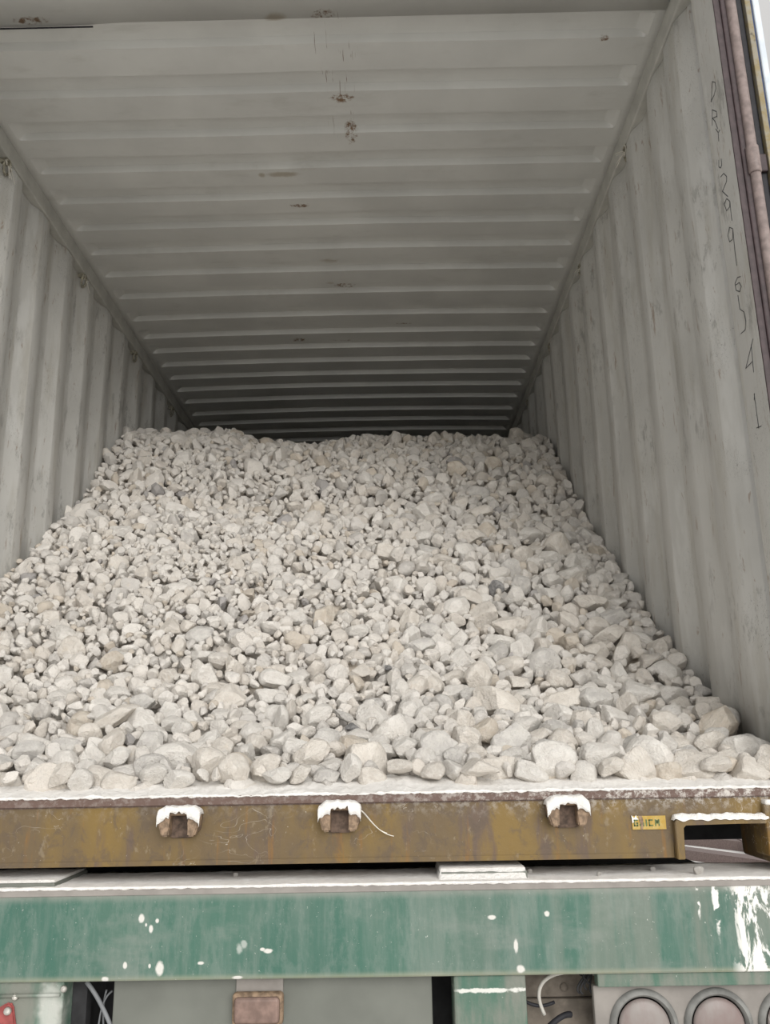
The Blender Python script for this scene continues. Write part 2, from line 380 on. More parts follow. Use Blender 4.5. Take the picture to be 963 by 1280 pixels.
# end wall with vertical corrugations
pts = []; x = -1.2
while x < 1.2: pts += [(x, L), (x+.07, L), (x+.115, L-.045), (x+.185, L-.045), (x+.23, L)]; x += .25
pts = [p for p in pts if p[0] <= 1.2]
X = np.array([[p[0]]*2 for p in pts]); Y = np.array([[p[1]]*2 for p in pts]); Z = np.array([[0, 2.36]]*len(pts))
MB().grid(X, Y, Z).build('end_wall', M['wall'], box, solid=.002)
MB().box(-1.165, 1.165, .16, L, -.03, .0).build('floor_board', M['wood'], box)
for yy in np.arange(.3, L, .45): MB().box(-1.16, 1.16, yy, yy+.05, -.133, -.031, .003).build('cross_member', M['dark'], box)
# rear sill (brown beam) with the notch at its right end
sill = [(-1.16, 0), (1.165, 0), (1.165, -.045), (1.04, -.045), (1.036, -.058), (.852, -.058), (.842, -.066), (.838, -.135), (-1.16, -.135)]
mb = MB(); mb.prism(sill, .002, .022, 'y'); mb.box(-1.16, 1.165, .0, .17, -.012, .0, .003); mb.box(-1.16, .80, .0, .12, -.135, -.125)
DS = mb.build('door_sill', M['brown'], box, weld=False)
mb = MB(); mb.box(-1.16, 1.165, -.006, .004, -.0155, .003, .002); mb.build('sill_lip', M['brown'], DS)
fl = [(.840, -.137), (.840, -.064), (.846, -.056), (1.034, -.056), (1.034, -.069), (.862, -.069), (.856, -.075), (.856, -.137)]
MB().prism(fl, -.016, .10, 'y', .0015).build('notch_flange', M['brown'], DS)
mb = MB(); X = np.linspace(.838, 1.040, 60); Yv = np.linspace(-.019, .012, 6)
XX, YY = np.meshgrid(X, Yv, indexing='ij'); ZZ = -.056 + np.array([[.007+.004*noise.noise(Vector((a*40, b*40, 0)))+.003*noise.noise(Vector((a*110, b*90, 5))) if 0 < j < 5 else -.004+.005*noise.noise(Vector((a*60, j*3, 0))) for j, b in enumerate(Yv)] for a in X])
ZZ[0, :] = ZZ[-1, :] = -.060
tag(mb.grid(XX, YY, ZZ).build('dust_ridge', M['dust'], DS, smooth=80), 'white dust lying on the notch flange')
# sticker
st = MB().box(.755, .826, -.0008, .0025, -.0785, -.0515).build('sticker', M['sticker'], DS); tag(st, 'worn yellow sticker with green capital letters')
def glyphs(rects):
    mb = MB()
    for r in rects: mb.box(r[0], r[1], -.0016, -.0006, r[2], r[3])
    return mb
a = []
def G(x, strokes, h=.0135, z=-.0720, w=.0095):
    for u0, u1, v0, v1 in strokes: a.append((x+u0*w, x+u1*w, z+v0*h, z+v1*h))
t_ = .2
G(.7585, [(0, .22, .05, .95), (0, .9, .8, 1), (0, .9, 0, t_), (.7, .95, 0, .5), (.45, .95, .4, .58)])           # G
G(.7835, [(0, .3, 0, 1)]); G(.7900, [(0, .25, .05, .95), (0, .9, .8, 1), (0, .9, 0, .2)])                    # I C
G(.8030, [(0, .25, 0, 1), (.75, 1, 0, 1), (.2, .5, .45, .9), (.5, .8, .45, .9), (.38, .62, .3, .7)])            # M
G(.7705, [(0, .25, 0, .35), (.75, 1, 0, .6)])                                                                  # worn M
glyphs(a).build('sticker_lettering', M['stickgreen'], DS)
tag(MB().prism([(.7545, -.050), (.760, -.0555), (.7645, -.0495), (.7655, -.055), (.769, -.058), (.761, -.0615), (.7555, -.066)], -.0015, -.0005).build('torn_patch', M['dust'], DS), 'torn white corner of the sticker')
tag(MB().prism([(.7690, -.0505), (.7765, -.052), (.7785, -.060), (.7765, -.0775), (.7715, -.0795), (.7730, -.069), (.7705, -.061)], -.0022, -.0012).build('worn_patch', M['rust'], DS), 'worn through strip across the sticker')

# corner castings and posts
def casting(x0, x1, z0, z1, y0=-.012, y1=.166):
    mb = MB(); mb.box(x0, x1, y0, y1, z0, z1, .008, 3)
    return mb.build('corner_casting', M['brown'], box)
casting(1.041, 1.222, -.150, -.03); casting(-1.222, -1.041, -.150, -.03); casting(1.041, 1.222, 2.36, 2.478); casting(-1.222, -1.041, 2.36, 2.478)
MB().box(1.030, 1.044, -.016, .06, -.135, -.030, .005).build('notch_post', M['brown'], box)
tag(MB().box(1.032, 1.22, -.02, .03, -.033, -.022, .005, 3).build('dust_ridge', M['dust'], box), 'white dust lying on the corner casting')
for s_ in (-1, 1):
    # J section: inner return face, then the outer brown channel
    f = lambda p: [(s_*q[0], q[1]) for q in p]
    post = MB().prism(f([(XW, .002), (XW, .133), (XW+.004, .135), (XW+.012, .135), (XW+.012, .002)]), -.03, 2.36, 'z').build('corner_post', M['wall'], box)
    x0, x1 = sorted((s_*(XW+.012), s_*1.219))
    MB().box(x0, x1, .002, .128, -.03, 2.36).build('post_channel', M['purple'], post)
    x0, x1 = sorted((s_*(XW+.0005), s_*(XW+.0125)))
    MB().box(x0, x1, -.002, .003, -.02, 2.36, .001).build('post_edge', M['purple'], post)
    x0, x1 = sorted((s_*1.184, s_*1.188)); MB().box(x0, x1, -.003, .014, -.02, 2.36, .002).build('post_rib', M['purple'], post)
    if s_ > 0: POST = post

ROCKS = [
 (0.607, 0.11, 0.052, 0.05, 0.0327, 5, 'w', 'large smooth white boulder on the dusty sill between the middle and right door brackets'),
 (0.96, 0.387, 0.138, 0.0441, 0.032, 0, 'c', 'wide cream rock lying two rows above the sill, over the yellow sticker'),
 (0.967, 0.055, 0.044, 0.0373, 0.0187, 8, 'c', 'long flattish cream rock in the front row, nearest the right container wall'),
 (1.014, 0.232, 0.087, 0.045, 0.0296, 15, 'c', 'big tilted beige rock second row up, near the right container wall'),
 (0.729, 0.055, 0.043, 0.0336, 0.0205, 0, 'c', 'low broad cream rock on the sill just right of the large smooth boulder'),
 (0.904, 0.532, 0.191, 0.0318, 0.0377, 70, 'c', 'upright pale rock right of centre, left of the wide cream rock'),
 (0.755, 0.679, 0.273, 0.0428, 0.0415, 45, 'c', 'large tilted cream rock in open slope above the right door bracket'),
 (1.066, 0.572, 0.199, 0.0335, 0.024, 0, 'c', 'flat oval beige rock near the right wall, above the wide cream rock'),
 (1.16, 0.645, 0.232, 0.0346, 0.0222, 0, 'g', 'blocky grey rock touching the foot of the right container wall'),
 (0.905, 0.212, 0.082, 0.0304, 0.0284, 50, 'w', 'triangular white rock just below the wide cream rock'),
 (0.761, 0.329, 0.12, 0.0258, 0.0354, 75, 'w', 'upright egg-shaped white rock above the gap right of the smooth boulder'),
 (1.015, 0.876, 0.381, 0.0437, 0.0519, 60, 'c', 'large leaning cream rock on the right flank of the pile'),
 (0.953, 0.995, 0.461, 0.0487, 0.0415, 0, 'c', 'broad rounded beige rock, highest of the big ones by the right wall'),
 (-0.44, 0.055, 0.035, 0.0272, 0.0281, 50, 'w', 'wedge-shaped white rock at the sill edge, second from the left frame edge'),
 (-0.485, 0.055, 0.046, 0.0272, 0.0319, 70, 'c', 'upright cream rock at the sill edge, leaning on the wedge-shaped white rock'),
 (-0.225, 0.055, 0.03, 0.0374, 0.0234, 5, 'w', 'low white rock on the sill directly above the left door bracket'),
 (-0.095, 0.068, 0.049, 0.0434, 0.0359, 10, 'c', 'big chunky cream rock on the sill right of the left door bracket'),
 (-0.405, 0.193, 0.083, 0.0383, 0.0272, 20, 'w', 'bulky white rock second row, left of the left door bracket'),
 (-0.572, 0.136, 0.062, 0.0353, 0.0235, 5, 'w', 'blocky white rock in the front row closest to the left frame edge'),
 (-0.485, 0.411, 0.177, 0.0652, 0.0247, 28, 'c', 'long slanting cream slab on the left part of the pile'),
 (-0.292, 0.348, 0.14, 0.0305, 0.0239, 25, 'w', 'rounded white rock up-slope above the left door bracket'),
 (-0.436, 0.49, 0.218, 0.0385, 0.0257, 10, 'g', 'pale grey rock right of the long slanting slab'),
 (-0.624, 0.217, 0.094, 0.0409, 0.0286, 10, 'g', 'broad pale grey rock at the far left behind the front row'),
 (-0.31, 0.132, 0.059, 0.0429, 0.0312, 0, 'g', 'large rough grey-white rock between the wedge rock and left bracket'),
 (0.052, 0.161, 0.069, 0.0574, 0.0356, 25, 'c', 'largest slanting cream boulder in the front row, left of the middle bracket'),
 (0.157, 0.079, 0.05, 0.0256, 0.0313, 80, 'w', 'upright angular white rock on the sill right above the middle door bracket'),
 (0.333, 0.147, 0.063, 0.0353, 0.0275, 5, 'w', 'round white rock in the front row, right of the middle door bracket'),
 (-0.001, 0.055, 0.041, 0.0356, 0.0206, 0, 'w', 'low white rock on the sill left of the largest slanting boulder'),
 (0.444, 0.055, 0.046, 0.0468, 0.0234, -5, 'c', 'wide low cream rock in the front row midway to the smooth boulder'),
 (0.283, 0.219, 0.088, 0.0326, 0.0255, 30, 'w', 'tilted white rock behind the round white one'),
 (0.264, 0.093, 0.051, 0.0363, 0.0153, 0, 'c', 'thin flat cream rock on the sill left of the round white rock'),
 (0.393, 0.155, 0.065, 0.0256, 0.0236, 20, 'g', 'grey mottled rock right of the round white front rock'),
 (0.507, 0.665, 0.277, 0.0426, 0.0526, 60, 'c', 'large pointed upright cream rock in mid slope, centre of the pile'),
 (0.475, 0.585, 0.229, 0.0387, 0.0242, 0, 'g', 'flat greyish rock leaning below the large pointed upright rock'),
 (0.265, 0.598, 0.245, 0.0341, 0.0341, 0, 'w', 'round-cornered white rock in mid slope above the middle bracket'),
 (-0.043, 0.411, 0.167, 0.0202, 0.0381, 85, 'w', 'narrow white rock standing upright above the largest slanting boulder'),
 (-0.019, 0.452, 0.187, 0.0183, 0.032, 85, 'c', 'narrow cream rock standing beside the narrow white upright rock'),
 (0.125, 0.436, 0.175, 0.034, 0.0136, -30, 'g', 'flat grey slab dipping to the right above the middle bracket'),
 (0.149, 0.367, 0.143, 0.0219, 0.011, -10, 'd', 'small dark grey rock beneath the flat dipping slab'),
 (0.24, 0.709, 0.32, 0.0128, 0.009, 0, 'd', 'tiny charcoal-grey rock in the white mid slope'),
 (0.79, 2.343, 1.487, 0.0484, 0.044, 20, 't', 'tan rock near the top of the pile, right half'),
 (0.59, 2.24, 1.424, 0.0558, 0.0515, 0, 't', 'squarish brownish rock near the top, right of centre'),
 (0.772, 1.435, 0.798, 0.0471, 0.0572, -50, 'c', 'long cream rock pointing down-slope, upper right of the pile'),
 (0.712, 1.337, 0.735, 0.0489, 0.0456, 40, 'g', 'grey rock hugging the long down-pointing cream rock'),
 (0.911, 1.226, 0.638, 0.0375, 0.0406, 0, 't', 'roundish tan rock close to the right wall half way up'),
 (0.637, 1.206, 0.643, 0.0311, 0.0311, 0, 'd', 'dark veined grey rock in the upper right slope'),
 (1.011, 1.638, 0.919, 0.0574, 0.0323, 0, 'g', 'wide grey-white rock by the right wall, upper slope'),
 (-0.082, 1.842, 1.132, 0.0538, 0.0461, 30, 't', 'large rounded beige rock in the upper middle of the pile'),
 (-0.262, 1.956, 1.248, 0.0398, 0.0418, 0, 'g', 'grey-beige rock up-left of the large rounded beige rock'),
 (-0.156, 1.142, 0.652, 0.026, 0.0352, 80, 'w', 'upright white rock in the left middle of the slope'),
 (-1.187, 2.491, 1.754, 0.0324, 0.0416, 80, 'w', 'white rock perched highest against the left container wall'),
 (-1.165, 2.151, 1.519, 0.0361, 0.0318, 0, 'c', 'blocky cream rock against the left wall, just below the highest one'),
 (-0.84, 1.492, 0.951, 0.0451, 0.0312, 10, 'w', 'wide white rock on the upper left slope'),
]
STROKES = [[(0.0655, 1.8474), (0.0878, 1.7999)], [(0.0655, 1.8474), (0.0483, 1.8292), (0.0496, 1.8109), (0.066, 1.8027), (0.0892, 1.803)], [(0.0888, 1.7752), (0.1017, 1.7352)], [(0.0888, 1.7752), (0.0648, 1.7494), (0.0651, 1.7343), (0.0939, 1.7522), (0.0801, 1.7302), (0.0713, 1.701)], [(0.0826, 1.7082), (0.0711, 1.6875), (0.0583, 1.6857)], [(0.0711, 1.6875), (0.0744, 1.6635)], [(0.0899, 1.615), (0.0953, 1.5983), (0.0855, 1.5872), (0.0759, 1.5894), (0.0746, 1.6071)], [(0.0927, 1.5645), (0.072, 1.5604), (0.0568, 1.5401), (0.0609, 1.5275), (0.0936, 1.5205), (0.0658, 1.4854)], [(0.0589, 1.467), (0.0744, 1.485), (0.0929, 1.4814), (0.084, 1.4552), (0.0636, 1.4522), (0.0577, 1.4643), (0.0608, 1.4216), (0.0604, 1.4097)], [(0.0633, 1.3876), (0.0797, 1.4019), (0.0967, 1.3886), (0.0911, 1.3662), (0.0718, 1.3611), (0.0623, 1.3843), (0.0678, 1.3216), (0.068, 1.2825)], [(0.0562, 1.2437), (0.0739, 1.2513), (0.0924, 1.2446), (0.0908, 1.2238), (0.0711, 1.2094), (0.0588, 1.2169), (0.0676, 1.2331), (0.0883, 1.238)], [(0.0844, 1.2056), (0.0845, 1.1673)], [(0.0845, 1.1673), (0.0631, 1.1474), (0.06, 1.1206), (0.0701, 1.1009), (0.0966, 1.1041)], [(0.0342, 1.0582), (0.0959, 1.0073), (0.0541, 1.0069)], [(0.0483, 1.0489), (0.0554, 0.9792)], [(0.0685, 0.9261), (0.0689, 0.8358)], [(0.0729, 0.912), (0.066, 0.9262)], [(0.0805, 0.8412), (0.0532, 0.8361)]]
# handwriting in marker on the inner face of the right post: D R Y U 2 9 9 6 5 4 1
cnt = (2, 2, 2, 1, 1, 1, 1, 1, 2, 2, 3); it = iter(STROKES)
for ch, n_ in zip('DRYU2996541', cnt):
    mb = MB()
    for s_ in [next(it) for _ in range(n_)]:
        for (y0, z0), (y1, z1) in zip(s_, s_[1:]):
            d = Vector((0, y1-y0, z1-z0)); d.normalize(); nrm = Vector((0, -d.z, d.y))*.0010
            a, b = Vector((1.1642, y0, z0))-d*.0008, Vector((1.1642, y1, z1))+d*.0008
            vs = [mb.bm.verts.new(q) for q in (a-nrm, b-nrm, b+nrm, a+nrm)]; mb.bm.faces.new(vs)
    tag(mb.build('handwritten_character', M['ink'], POST, solid=.0004), 'black marker character ' + ch + ' handwritten on the post')
# door leaves folded back along the outside
for s_ in (-1, 1):
    g = lambda a, b: tuple(sorted((s_*a, s_*b)))
    leaf = MB().box(*g(1.253, 1.268), .0, 1.15, -.02, 2.33, .002).build('door_leaf', M['yellow'], box)
    MB().box(*g(1.232, 1.251), .012, 1.14, .0, 2.31, .004).build('gasket', M['black'], leaf)
    MB().box(*g(1.268, 1.274), .006, 1.15, -.02, 2.33).build('door_edge', M['bluepaint'], leaf)
    MB().box(*g(1.274, 1.292), .0, 1.15, -.02, 2.33, .004).build('door_frame', M['palepaint'], leaf)
    rod = MB()
    x = s_*1.2125; rod.tube([(x+s_*.001, .0, -.02), (x+s_*.001, .0, 2.33)], .0135, 16)
    HR = rod.build('hinge_post', M['hinge'], leaf)
    for z in (.25, 1.545, 2.2):
        k = MB(); k.lathe([(.0, -.04), (.014, -.04), (.0165, -.036), (.0165, .036), (.014, .04), (.0, .04)], (x, -.002, z), 'z', 20)
        k.build('hinge_knuckle', M['hinge'], leaf, smooth=40)
        MB().box(*g(1.218, 1.250), .002, .012, z-.03, z+.022, .003).build('hinge_plate', M['purple'], leaf)
# cam keepers on the sill face
def keeper(cx, cz, turn=0):
    K = MB()
    K.prism([(cx-.038, cz+.024), (cx+.036, cz+.024), (cx+.043, cz+.010), (cx+.040, cz-.020), (cx+.020, cz-.036), (cx-.020, cz-.036), (cx-.042, cz-.016), (cx-.044, cz+.008)], -.006, .004, 'y', .002)
    o = K.build('cam_keeper', M['darkrust'], DS)
    for s_ in (-1, 1):
        e = cx + s_*.031 + (turn if s_ < 0 else -turn*.8)
        k = MB(); w = .0125
        k.prism([(e-w, cz+.016), (e+w, cz+.016), (e+w*.95, cz-.004), (e+w*.55-s_*.004, cz-.031), (e-w*.7-s_*.004, cz-.031), (e-w, cz-.004)], -.034, -.004, 'y', .003)
        k.build('keeper_ear', M['rust'], o)
    k = MB(); k.box(cx-.040, cx+.040, -.030, .0, cz+.010, cz+.024, .004); k.build('keeper_bridge', M['rust'], o)
    # dust piled over bridge and ears
    nxx = 44; nyy = 10; Xv = np.linspace(-.045, .044, nxx); Yv = np.array([-.0385, -.0382, -.037, -.034, -.029, -.023, -.017, -.011, -.005, .001]); XX, YY = np.meshgrid(Xv, Yv, indexing='ij')
    ZZ = np.zeros_like(XX)
    for i in range(nxx):
        for j in range(nyy):
            u = abs(Xv[i])/.045; h = .029 + .003*noise.noise(Vector((Xv[i]*90+cx*50, Yv[j]*90, 1))) - .010*max(0, u-.65)/.35
            if j <= 3:
                drop = (.013, .024)[u > .42] + .008*noise.noise(Vector((Xv[i]*120+cx*90, 9, 2)))
                h -= drop*((1, .55, .22, .05)[j]) + .002*noise.noise(Vector((Xv[i]*140+cx*30, 4, 2)))
            if i in (0, nxx-1): h -= .006
            if j == nyy-1: h -= .002
            ZZ[i, j] = cz+h-.001
    tag(MB().grid(XX+cx, YY, ZZ).build('dust_cap', M['dust'], o, smooth=80, solid=.003), 'white dust heaped on the bracket')
    return o
tag(keeper(-.196, -.044, .0), 'left door bracket'); tag(keeper(.140, -.039, 0), 'middle door bracket'); tag(keeper(.617, -.036, .0), 'right door bracket')
mb = MB()
mb.tube(bez((.185, -.036, -.028), (.205, -.03, -.045), (.215, -.012, -.075), (.252, -.008, -.083)), .0009, 6)
mb.tube(bez((.186, -.036, -.030), (.200, -.02, -.045), (.214, -.01, -.070), (.238, -.006, -.077)), .0008, 6)
mb.tube(bez((.180, -.030, -.032), (.186, -.02, -.045), (.184, -.01, -.048), (.176, -.006, -.046)), .0007, 6)
tag(mb.build('string', M['string']), 'thin pale strings trailing from the middle door bracket', 'string')
# lashing rings under the top rails
def torus_pts(c, r, n=20, tilt=0, a0=0, a1=2*math.pi):
    return [Vector((c[0]+tilt*r*math.sin(a0+(a1-a0)*i/n), c[1]+r*math.cos(a0+(a1-a0)*i/n), c[2]+r*1.15*math.sin(a0+(a1-a0)*i/n))) for i in range(n)]
for s_ in (-1, 1):
    for q in range(6):
        y = .875+.834*q
        if y > L-.2: break
        o = MB().tube(torus_pts((s_*1.172, y, 2.236), .024, 22, -s_*.25), .0048, 8, True).build('lashing_ring', M['ring_steel'], box)
        MB().box(*sorted((s_*1.168, s_*1.2)), y-.013, y+.013, 2.252, 2.272, .002).build('ring_strap', M['ring_steel'], o)
        if q in (0, 1) or (s_ > 0 and q == 0):
            mb = MB()
            for w in range(7 if q == 0 else 3):
                p = Vector((s_*1.165, y+random.uniform(-.02, .02), 2.235)); e = p+Vector((-s_*random.uniform(.0, .03), random.uniform(-.035, .035), random.uniform(-.05, .03)))
                mb.tube(bez(p, p+Vector((0, random.uniform(-.02, .02), .02)), e+Vector((0, random.uniform(-.02, .02), 0)), e, 8), .0013, 5)
            tag(mb.build('frayed_rope', M['string'], o), 'frayed pale rope scraps knotted on the ring')
# ================================================================ trailer
tr = thing('semi_trailer', 'green truck trailer rear with dust-covered crossbeam and round tail lamps', 'trailer', (0, 2, GZ))
MB().box(-1.22, 1.22, -.06, .15, -.339, -.169, .004).build('rear_beam', M['green'], tr)
mb = MB(); mb.box(-1.22, 1.22, -.0625, -.058, -.182, -.170, .001); mb.build('beam_lip', M['greypanel'], tr)
for x0, x1, y0, y1 in ((-.80, -.44, -.048, .15), (.345, .525, -.03, .15)):
    MB().box(x0, x1, y0, y1, -.170, -.150 if x0 > 0 else -.158, .004).build('bolster_plate', M['greygreen'], tr)
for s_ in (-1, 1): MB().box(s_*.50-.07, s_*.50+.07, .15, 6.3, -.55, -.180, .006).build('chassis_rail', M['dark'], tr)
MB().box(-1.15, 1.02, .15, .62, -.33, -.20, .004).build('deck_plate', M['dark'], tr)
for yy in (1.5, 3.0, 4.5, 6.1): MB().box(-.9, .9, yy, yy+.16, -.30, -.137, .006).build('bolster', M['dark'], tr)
MB().box(-.54, -.405, -.052, .05, -.75, -.339, .004).build('upright', M['green2'], tr)
mb = MB(); mb.tube([(-.54, -.056, -.363), (-.41, -.056, -.362)], .0035, 8); mb.build('weld_seam', M['green2'], tr)
MB().box(.365, .507, -.052, .05, -.75, -.339, .005).build('upright', M['green2'], tr)
MB().box(-.95, -.54, -.052, -.02, -.75, -.339, .004).build('side_panel', M['green2'], tr)
MB().box(-.404, -.375, .0, .03, -.75, -.339).build('bracket', M['dark'], tr)
MB().box(-.315, .323, -.022, .0, -.75, -.339, .003).build('rear_panel', M['greygreen'], tr)
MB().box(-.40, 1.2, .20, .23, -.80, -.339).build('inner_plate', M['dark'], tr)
# marker light
ml = MB().box(-.068, .026, -.030, -.020, -.44, -.335, .002).build('light_bracket', M['greypanel'], tr)
MB().box(-.072, .029, -.052, -.030, -.424, -.365, .008, 3).build('marker_housing', M['rust'], ml)
MB().box(-.066, .023, -.062, -.050, -.418, -.371, .007, 3).build('marker_lens', M['lensbrown'], ml)
# opening with muddy plates and cables
MB().box(.507, .67, .06, .075, -.408, -.339).build('back_plate', M['greybrown'], tr)
mb = MB(); mb.box(.507, .67, .045, .06, -.60, -.408, .004); mb.lathe([(0, -.004), (.008, -.004), (.008, .0)], (.60, .060, -.390), 'y', 12); mb.build('back_plate', M['greybrown'], tr)
mb = MB(); mb.tube(bez((.548, .0, -.425), (.515, .0, -.36), (.57, -.01, -.335), (.655, .0, -.352), 24), .0038, 8); tag(mb.build('cable', M['cablew'], tr), 'dusty white looped cable')
mb = MB(); mb.tube(bez((.51, .0, -.40), (.53, .0, -.41), (.545, .0, -.412), (.57, .01, -.405), 14), .0035, 8); mb.tube(bez((.53, .0, -.47), (.56, -.02, -.43), (.585, -.01, -.42), (.60, .0, -.425), 14), .006, 8); mb.build('cable', M['black'], tr)
mb = MB()
for w in range(7):
    p = Vector((.63+random.uniform(0, .02), -.005, -.345)); e = p+Vector((random.uniform(-.015, .03), random.uniform(-.01, .01), random.uniform(-.045, -.01)))
    mb.tube(bez(p, p+Vector((.02, 0, .0)), e+Vector((-.02, 0, .01)), e, 8), .0022, 6)
mb.build('wire_bundle', M['dark'], tr)
# left cables
for a_, b_, c_, d_, r in (((-.375, -.01, -.350), (-.35, -.01, -.375), (-.33, -.01, -.41), (-.31, -.01, -.45), .0045), ((-.355, .02, -.45), (-.352, .02, -.40), (-.345, .02, -.385), (-.33, .02, -.375), .002), ((-.345, .03, -.375), (-.352, .03, -.40), (-.35, .03, -.42), (-.345, .03, -.46), .002)):
    MB().tube(bez(a_, b_, c_, d_), r, 8).build('cable', M['cable'], tr)
# lamp panel
MB().box(.648, 1.2, -.052, -.02, -.364, -.339, .002).build('upper_strip', M['green2'], tr)
lp = MB().box(.642, 1.2, -.030, -.012, -.75, -.366, .003).build('lamp_panel', M['greypanel'], tr)
for cx in (.737, .883, 1.028):
    lm = MB().lathe([(.0525, .0), (.054, -.006), (.058, -.011), (.063, -.010), (.067, -.005), (.068, .002)], (cx, -.030, -.4395), 'y', 56)
    lm = lm.build('lamp_ring', M['ring'], lp, smooth=60)
    tag(MB().lathe([(.0, .0), (.050, .0), (.050, -.004), (.044, -.0075), (.028, -.010), (.0, -.011)], (cx, -.031, -.4395), 'y', 48).build('tail_lamp_lens', M['lens'], lm, smooth=60), 'dusty faded red round lens')
# reflector and rivets
rf = MB().prism([(-.62, -.44), (-.515, -.375), (-.507, -.373), (-.500, -.378), (-.486, -.44)], -.060, -.052, 'y', .003).build('reflector', M['red'], tr)
MB().lathe([(0, -.006), (.006, -.006), (.008, 0)], (-.509, -.060, -.388), 'y', 14).build('bolt', M['bolt'], rf)
for p in ((-.499, -.365), (-.404, -.352)): MB().lathe([(0, -.006), (.0045, -.005), (.007, 0)], (p[0], -.054, p[1]), 'y', 12).build('rivet', M['bolt'], tr)
# axles and wheels under the chassis
for yy in (1.3, 2.6):
    ax = MB().tube([(-.95, yy, GZ+.5), (.95, yy, GZ+.5)], .06, 14).build('axle', M['dark'], tr)
    for s_ in (-1, 1):
        prof = [(.0, -.10), (.25, -.10), (.28, -.13), (.44, -.13), (.49, -.09), (.50, 0), (.49, .09), (.44, .13), (.28, .13), (.25, .05), (.0, .05)]
        MB().lathe([(r, t*s_) for r, t in prof], (s_*1.0, yy, GZ+.5), 'x', 40).build('wheel', M['black'], ax, smooth=30)
        MB().box(s_*.50-.05, s_*.50+.05, yy-.12, yy+.12, GZ+.5, -.545).build('axle_mount', M['dark'], tr)
# steel frame lying on the ground beyond, seen through the notch
fr = thing('steel_frame', 'reddish brown steel frame seen through the notch under the container', 'metal frame', (4.9, 10.8, GZ))
def beam(p, q, w, h):
    p, q = Vector(p), Vector(q); d = (q-p).normalized(); n_ = Vector((-d.y, d.x))*w/2; mb = MB()
    mb.prism([(v.x, v.y) for v in (p-n_, q-n_, q+n_, p+n_)], GZ+.001, GZ+h, 'z'); return mb
for i, (p, q, w) in enumerate((((3.2, 8.9), (6.6, 9.7), .35), ((3.2, 12.9), (7.0, 13.9), .35), ((3.4, 12.6), (5.0, 9.4), .30), ((4.6, 12.9), (6.4, 9.7), .30), ((5.1, 9.3), (5.6, 13.3), .22))):
    beam(p, q, w, .10 + .012*i).build('frame_bar', M['pinkbrown'], fr)

# ================================================================ dust on the sill and on the trailer
def dust_sheet(x0, x1, yy, fz, nx, name, label, front=.0):
    X, Y = np.meshgrid(np.linspace(x0, x1, nx), yy, indexing='ij'); Z = np.zeros_like(X); Y2 = Y.copy()
    for i in range(X.shape[0]):
        for j in range(X.shape[1]):
            v = Vector((X[i, j], Y[i, j], 0)); Z[i, j] = fz(X[i, j], Y[i, j], j)
            if j <= 1: Y2[i, j] += front*noise.noise(v*22)
    return tag(MB().grid(X, Y2, Z).build(name, M['dust'], smooth=80, solid=.002), label, 'dust', kind='stuff')
def f1(x, y, j):
    n_ = noise.noise(Vector((x*9, y*9, 0))); m_ = noise.noise(Vector((x*45, y*45, 2))); k_ = noise.noise(Vector((x*130, y*130, 5)))
    if j == 0: return .001 + .003*noise.noise(Vector((x*60, 0, 8)))+.002*noise.noise(Vector((x*170, 0, 3)))
    return .005 + .028*min(1, max(0, y/.13)) + .004*n_ + .0032*m_ + .0022*k_
dust_sheet(-1.16, 1.16, [-.0075, -.006, -.002, .004, .012, .02, .03, .04, .05, .062, .075, .09, .105, .12, .14, .165, .2], f1, 620, 'limestone_dust', 'white powder heaped along the brown door sill in front of the rocks', .0)
def f2(x, y, j):
    n_ = noise.noise(Vector((x*7, y*14, 3))); m_ = noise.noise(Vector((x*50, y*50, 9)))
    e = .0035 if (x < -.445 or .345 < x < .52) else 0
    base = -.1685 + (.0115 if (x < -.445 and y > -.046) else 0) + (.0195 if (.347 < x < .523 and y > -.028) else 0)
    if j == 0: return -.1705+.002*noise.noise(Vector((x*70, 0, 8)))
    return base + .0022 + .0018*n_ + .0012*m_
dust_sheet(-1.215, 1.215, [-.0632, -.062, -.056, -.050, -.046, -.040, -.032, -.027, -.018, -.005, .01, .03, .05, .07, .09, .11, .13, .149], f2, 620, 'limestone_dust', 'white powder covering the ledge of the green trailer beam', .0)

# ================================================================ rocks
def ico(sub):
    bm = bmesh.new(); bmesh.ops.create_icosphere(bm, subdivisions=sub, radius=1); bm.verts.ensure_lookup_table()
    V = np.array([v.co[:] for v in bm.verts]); Fc = np.array([[v.index for v in f.verts] for f in bm.faces]); bm.free(); return V, Fc
def rock_verts(V, seed, rounded):
    r = np.random.default_rng(seed); D = V/np.linalg.norm(V, axis=1)[:, None]
    n = r.normal(size=(int(r.integers(8, 15)), 3)); n /= np.linalg.norm(n, axis=1)[:, None]
    d = r.uniform(.55, 1.0, len(n)); dots = D@n.T
    T = np.where(dots > .05, d/np.maximum(dots, .05), 9.0); T = np.concatenate([T, np.full((len(D), 1), 1.12)], 1)
    p = -60.0 if not rounded else -24.0
    rad = (T**p).sum(1)**(1/p)
    off = Vector(r.uniform(-50, 50, 3))
    nn = np.array([noise.noise(Vector(q)*1.6+off)*.05 + noise.noise(Vector(q)*4.0+off)*.035 + (noise.noise(Vector(q)*9+off)*.015 if len(V) > 400 else 0) for q in D])
    P = D*(rad*(1+nn))[:, None]; P *= np.array([1, r.uniform(.72, .95), r.uniform(.62, .85)])
    e = np.abs(P).max(0); return P/e   # unit half extents
